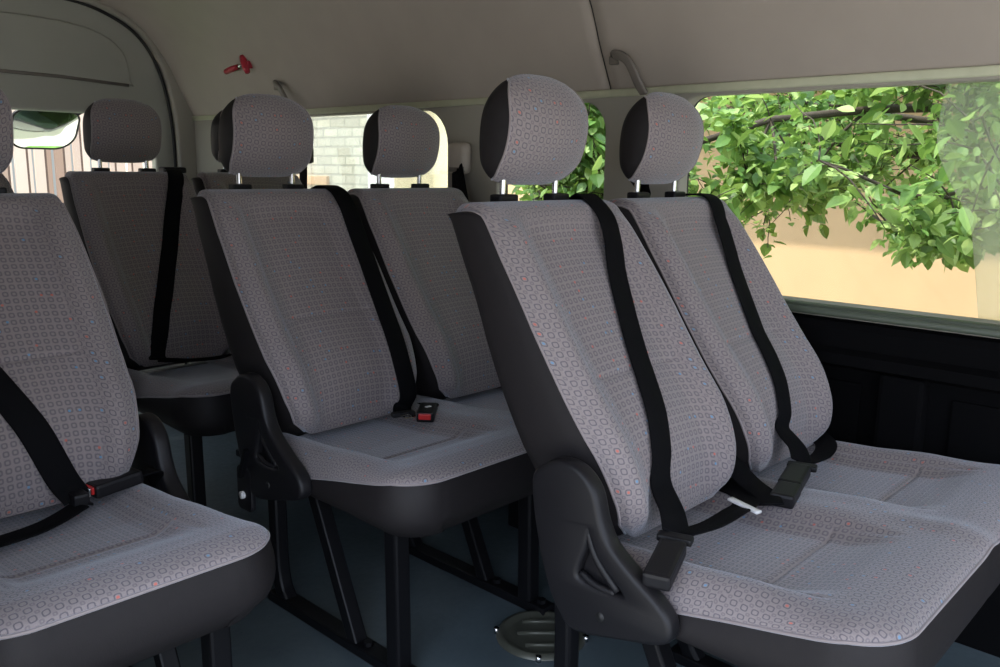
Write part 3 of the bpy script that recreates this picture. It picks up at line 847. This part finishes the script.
# --- round floor hatch
ht = empty('floor_hatch', (.115, .035, 0), 'round ribbed metal cover in the floor beside the nearest seat leg', 'floor hatch')
bm = bmesh.new()
prof = [(0, .006), (.07, .007), (.082, .007), (.088, .013), (.098, .013), (.104, .002)]
rg = [[bm.verts.new((r * math.cos(a), r * math.sin(a), z)) for a in np.linspace(0, 2 * math.pi, 40, endpoint=False)] for r, z in prof[1:]]
c0 = bm.verts.new((0, 0, .006))
for j in range(40): bm.faces.new((c0, rg[0][j], rg[0][(j + 1) % 40]))
for i in range(len(rg) - 1):
    for j in range(40): bm.faces.new((rg[i][j], rg[i][(j + 1) % 40], rg[i + 1][(j + 1) % 40], rg[i + 1][j]))
from_bm('cover_plate', bm, M_HATCH, ht, True)
for q, (a, L) in enumerate(((-.036, .08), (.0, .11), (.036, .08))):
    bm = bmesh.new(); sweep(bm, [(a + L / 2 * .7, L / 2 * -.7 + a, .009), (a - L / 2 * .7 + .0, L / 2 * .7 + a, .009)], circ(.005, 8)); from_bm('rib', bm, M_HATCH, ht, True)
for a in (.6, 2.2, 3.8, 5.3):
    bm = bmesh.new(); sweep(bm, [(.104 * math.cos(a), .104 * math.sin(a), .0), (.104 * math.cos(a), .104 * math.sin(a), .014)], circ(.0065, 10), Xv); from_bm('bolt', bm, M_CHR, ht, True)

# ------------------------------------------------------------------ outside
GZ = -.62
bm = bmesh.new(); bmesh.ops.create_grid(bm, x_segments=8, y_segments=8, size=30); bmesh.ops.translate(bm, vec=(0, 5, GZ), verts=bm.verts)
struct(from_bm('ground', bm, M_GROUND))
bm = bmesh.new(); box(bm, (.2, 4.6, GZ + .01), (5, 1.9, .04)); tag(from_bm('lawn', bm, M_GRASS), 'green lawn strip behind the van before the plank fence', 'lawn', kind='stuff')


def wallbox(name, c, s, mat, label, cat, cap=None):
    o = empty(name, (c[0], c[1], GZ), label, cat)
    bm = bmesh.new(); box(bm, (0, 0, s[2] / 2), s, .01); from_bm('wall', bm, mat, o)
    if cap:
        bm = bmesh.new(); box(bm, (0, 0, s[2] + .03), (s[0] + .08, s[1] + .04, .06), .01); from_bm('coping', bm, cap, o)
    return o


wallbox('garden_wall', (4.6, -.3, 0), (.25, 9.2, 3.1), M_ORANGE, 'sunlit orange plaster wall seen low through the large side window', 'wall', M_WHITE)
gw = [o for o in bpy.data.objects if o.name == 'garden_wall'][0]
bm = bmesh.new(); box(bm, (-.50, -.8, 1.92 - GZ), (.90, 8.2, .07), .01); from_bm('shade_slab', bm, M_BARK, gw)  # unseen overhang added to throw shade on the upper wall
wallbox('cream_building', (4.55, 5.02, 0), (.3, 1.4, 3.4), M_CREAM, 'cream wall section at the front end of farthest side window', 'building')
wallbox('white_building', (4.6, 5.98, 0), (.3, .48, 3.4), M_WHITE, 'white wall strip between the cream wall and the stone wall', 'building')
sw = wallbox('stone_wall', (4.6, 9.2, 0), (.3, 6.0, 3.4), M_STONE, 'pale stone block wall outside the farthest side window', 'wall')
bm = bmesh.new(); box(bm, (-.17, -1.3, 1.53), (.05, 2.0, .10), .01); from_bm('ledge', bm, M_ORANGE, sw)
# plank fence behind the van
fe = empty('plank_fence', (.75, 6.4, GZ), 'weathered reddish vertical plank fence behind the van', 'fence')
rnd = random.Random(4)
bm = bmesh.new()
for k in range(36):
    x = -2.9 + k * .15; box(bm, (x, rnd.uniform(-.006, .006), 1.25 + rnd.uniform(-.02, .02)), (.128, .025, 2.5), .004)
from_bm('planks', bm, M_PLANK, fe)
for z in (.5, 1.35, 2.2):
    bm = bmesh.new(); box(bm, (-.25, .04, z), (5.5, .05, .09)); from_bm('rail', bm, M_BARK, fe)
# round under-mirror hanging outside the tailgate glass
mi = empty('rear_mirror', (.20, 3.10, 1.21), 'rounded outside mirror hanging behind the tailgate glass, reflecting green', 'mirror')
pts = rrect(-.150, -.105, .130, .105, (.05, .05, .07, .09), 8)
bm = bmesh.new(); n_ = 6; rows = []
for k in range(n_ + 1):
    s = 1 - k / n_
    rows.append([bm.verts.new((x * s, -.018 * (1 - s * s), z * s)) for x, z in pts] if s > 0 else None)
cv = bm.verts.new((0, -.018, 0))
for k in range(n_):
    for j in range(len(pts)):
        j2 = (j + 1) % len(pts)
        if rows[k + 1]: bm.faces.new((rows[k][j], rows[k][j2], rows[k + 1][j2], rows[k + 1][j]))
        else: bm.faces.new((rows[k][j], rows[k][j2], cv))
mg = from_bm('mirror_glass', bm, plain('mirror_silver', (.85, .88, .85), .04, metal=1, vary=.02), mi, True)
bm = bmesh.new(); sweep(bm, [(x, .004, z) for x, z in pts], rr_section(.010, .014), Vector((0, 1, 0)), closed=True); from_bm('rim', bm, M_PLA, mi, True)
bm = bmesh.new(); bm.faces.new([bm.verts.new((x, .012, z)) for x, z in pts]); from_bm('mirror_back', bm, M_PLA, mi)
bm = bmesh.new(); sweep(bm, smoothpath([(.11, .0, .09), (.15, .0, .115), (.19, -.07, .15), (.20, -.12, .11)], 5), rr_section(.02, .014, .4)); from_bm('arm', bm, M_PLA, mi, True)
mi.rotation_euler = (math.radians(38), 0, 0)

# ------------------------------------------------------------------ tree outside the right windows
rnd = random.Random(11)
tree = empty('leafy_tree', (3.30, -.72, GZ), 'leafy green tree spreading its branches outside the large side window', 'tree')
T0 = Vector(tree.location)
bm = bmesh.new()
sweep(bm, smoothpath([(0, 0, 0), (.02, .03, .8), (-.02, .05, 1.6), (.03, .02, 2.6)], 6), circ(.085, 12), Xv, scale=None); from_bm('trunk', bm, M_POST, tree, True)
leafV, leafF = [], []


def leaf(p, d, up, L):
    d = d.normalized(); s = d.cross(up)
    if s.length < 1e-3: s = Vector((1, 0, 0))
    s.normalize(); u = s.cross(d); b = len(leafV); w = L * rnd.uniform(.26, .36); fold = L * rnd.uniform(.04, .12); cl = -L * rnd.uniform(0, .22)
    for a, c in ((0, 0), (.22, .75), (.5, 1), (.78, .6)):
        leafV.append(p + d * L * a + u * (cl * a * a));
        if a: leafV.append(p + d * L * a + s * w * c + u * (fold * c + cl * a * a)); leafV.append(p + d * L * a - s * w * c + u * (fold * c + cl * a * a))
    leafV.append(p + d * L + u * cl)
    # idx: 0 base,1 m,2 r,3 l,4 m,5 r,6 l,7 m,8 r,9 l,10 tip
    for f in ((0, 2, 1), (0, 1, 3), (1, 2, 5, 4), (3, 1, 4, 6), (4, 5, 8, 7), (6, 4, 7, 9), (7, 8, 10), (9, 7, 10)): leafF.append(tuple(b + i for i in f))


twb = bmesh.new()


def lower(y, x):  # lowest height of hanging foliage, ragged
    return .80 + .12 * math.sin(y * 3.1 + 1) + .10 * math.sin(y * 7.7) + max(0, (x - 2.2)) * -.10 + (.10 if y > 1.1 else 0) + max(0, -y) * .20


def twig(p, d, L, r, depth):
    n = 5; path = [p.copy()]; q = p.copy(); dd = d.normalized()
    for k in range(n):
        dd = (dd + Vector((rnd.gauss(0, .16), rnd.gauss(0, .16), rnd.gauss(-.05, .14)))).normalized()
        q = q + dd * L / n
        q.x = min(q.x, 3.5)
        if q.x < 1.25: dd.x = abs(dd.x) * .5 + .1; q.x = max(q.x, 1.2)
        ym = 2.30 + 1.0 * (q.x - 2.5)
        if q.y > ym: q.y = ym; dd.y = -abs(dd.y)
        path.append(q.copy())
        zl = lower(q.y, q.x)
        if q.z < zl + .06: dd.z = abs(dd.z) * .6 + .05
        if q.z < zl: q.z = zl; path[-1].z = zl
        if depth <= 1:
            for _ in range(2 if depth else 2):
                if q.z > zl - .02:
                    ld = (dd * .3 + Vector((rnd.gauss(0, .7), rnd.gauss(0, .7), rnd.gauss(-.35, .5)))).normalized()
                    leaf(q + Vector((rnd.gauss(0, .02), rnd.gauss(0, .02), rnd.gauss(0, .02))), ld, Vector((rnd.gauss(0, .5), rnd.gauss(0, .5), 1)), rnd.choice((.028, .036, .045, .055, .078)) * rnd.uniform(.85, 1.1))
        if depth > 0 and k > 0:
            for _ in range(2 if depth > 1 else (1 if rnd.random() < .35 else 2)):
                sd = (dd + Vector((rnd.gauss(0, .75), rnd.gauss(0, .75), rnd.gauss(-.05, .6)))).normalized()
                twig(q, sd, L * rnd.uniform(.45, .65), r * .5, depth - 1)
    if depth > 0 or rnd.random() < .5:
        sweep(twb, [v for v in path], circ(r, 5), Xv, scale=[1 - .13 * k for k in range(len(path))])


starts = [((3.3, -.7, 1.15), (-.50, .80, .03)), ((3.3, -.7, 1.1), (-.45, .8, .05)), ((3.3, -.7, 1.3), (-.65, .65, .10)), ((3.3, -.7, 1.0), (-.9, .35, .0)), ((3.3, -.7, 1.4), (-.2, 1, .12)),
          ((3.3, -.7, 1.5), (-.75, .1, .1)), ((3.2, -.7, 1.2), (-.9, -.3, .1))]
mainb = bmesh.new()
for (sp, sd) in starts:
    p = Vector(sp); d = Vector(sd).normalized(); path = [p.copy()]
    LL = 3.4 if abs(sd[1]) > .5 else 1.9
    for k in range(9):
        d = (d + Vector((rnd.gauss(0, .10), rnd.gauss(0, .10), rnd.gauss(-.01, .08)))).normalized(); p = p + d * LL / 9; p.x = max(p.x, 1.5); p.z = min(max(p.z, 1.0), 1.9); p.y = min(p.y, 2.1 + p.x - 2.5); path.append(p.copy())
        for _ in range(rnd.choice((2, 2, 3))):
            sd2 = (d * .6 + Vector((rnd.gauss(0, .7), rnd.gauss(0, .7), rnd.gauss(0, .55)))).normalized()
            twig(p, sd2, rnd.uniform(.35, .6), .007, 2 if rnd.random() < .5 else 1)
    sweep(mainb, path, circ(.022, 7), Xv, scale=[1 - .08 * k for k in range(len(path))])
bmesh.ops.translate(mainb, vec=-T0, verts=mainb.verts); bmesh.ops.translate(twb, vec=-T0, verts=twb.verts)
from_bm('branches', mainb, M_BARK, tree, True); from_bm('twigs', twb, M_BARK, tree, True, recalc=False)
me = bpy.data.meshes.new('foliage'); me.from_pydata([tuple(v - T0) for v in leafV], [], leafF); link('foliage', me, M_LEAF, tree, False)
print('leaves', len(leafF) // 8, 'twig verts', 0)
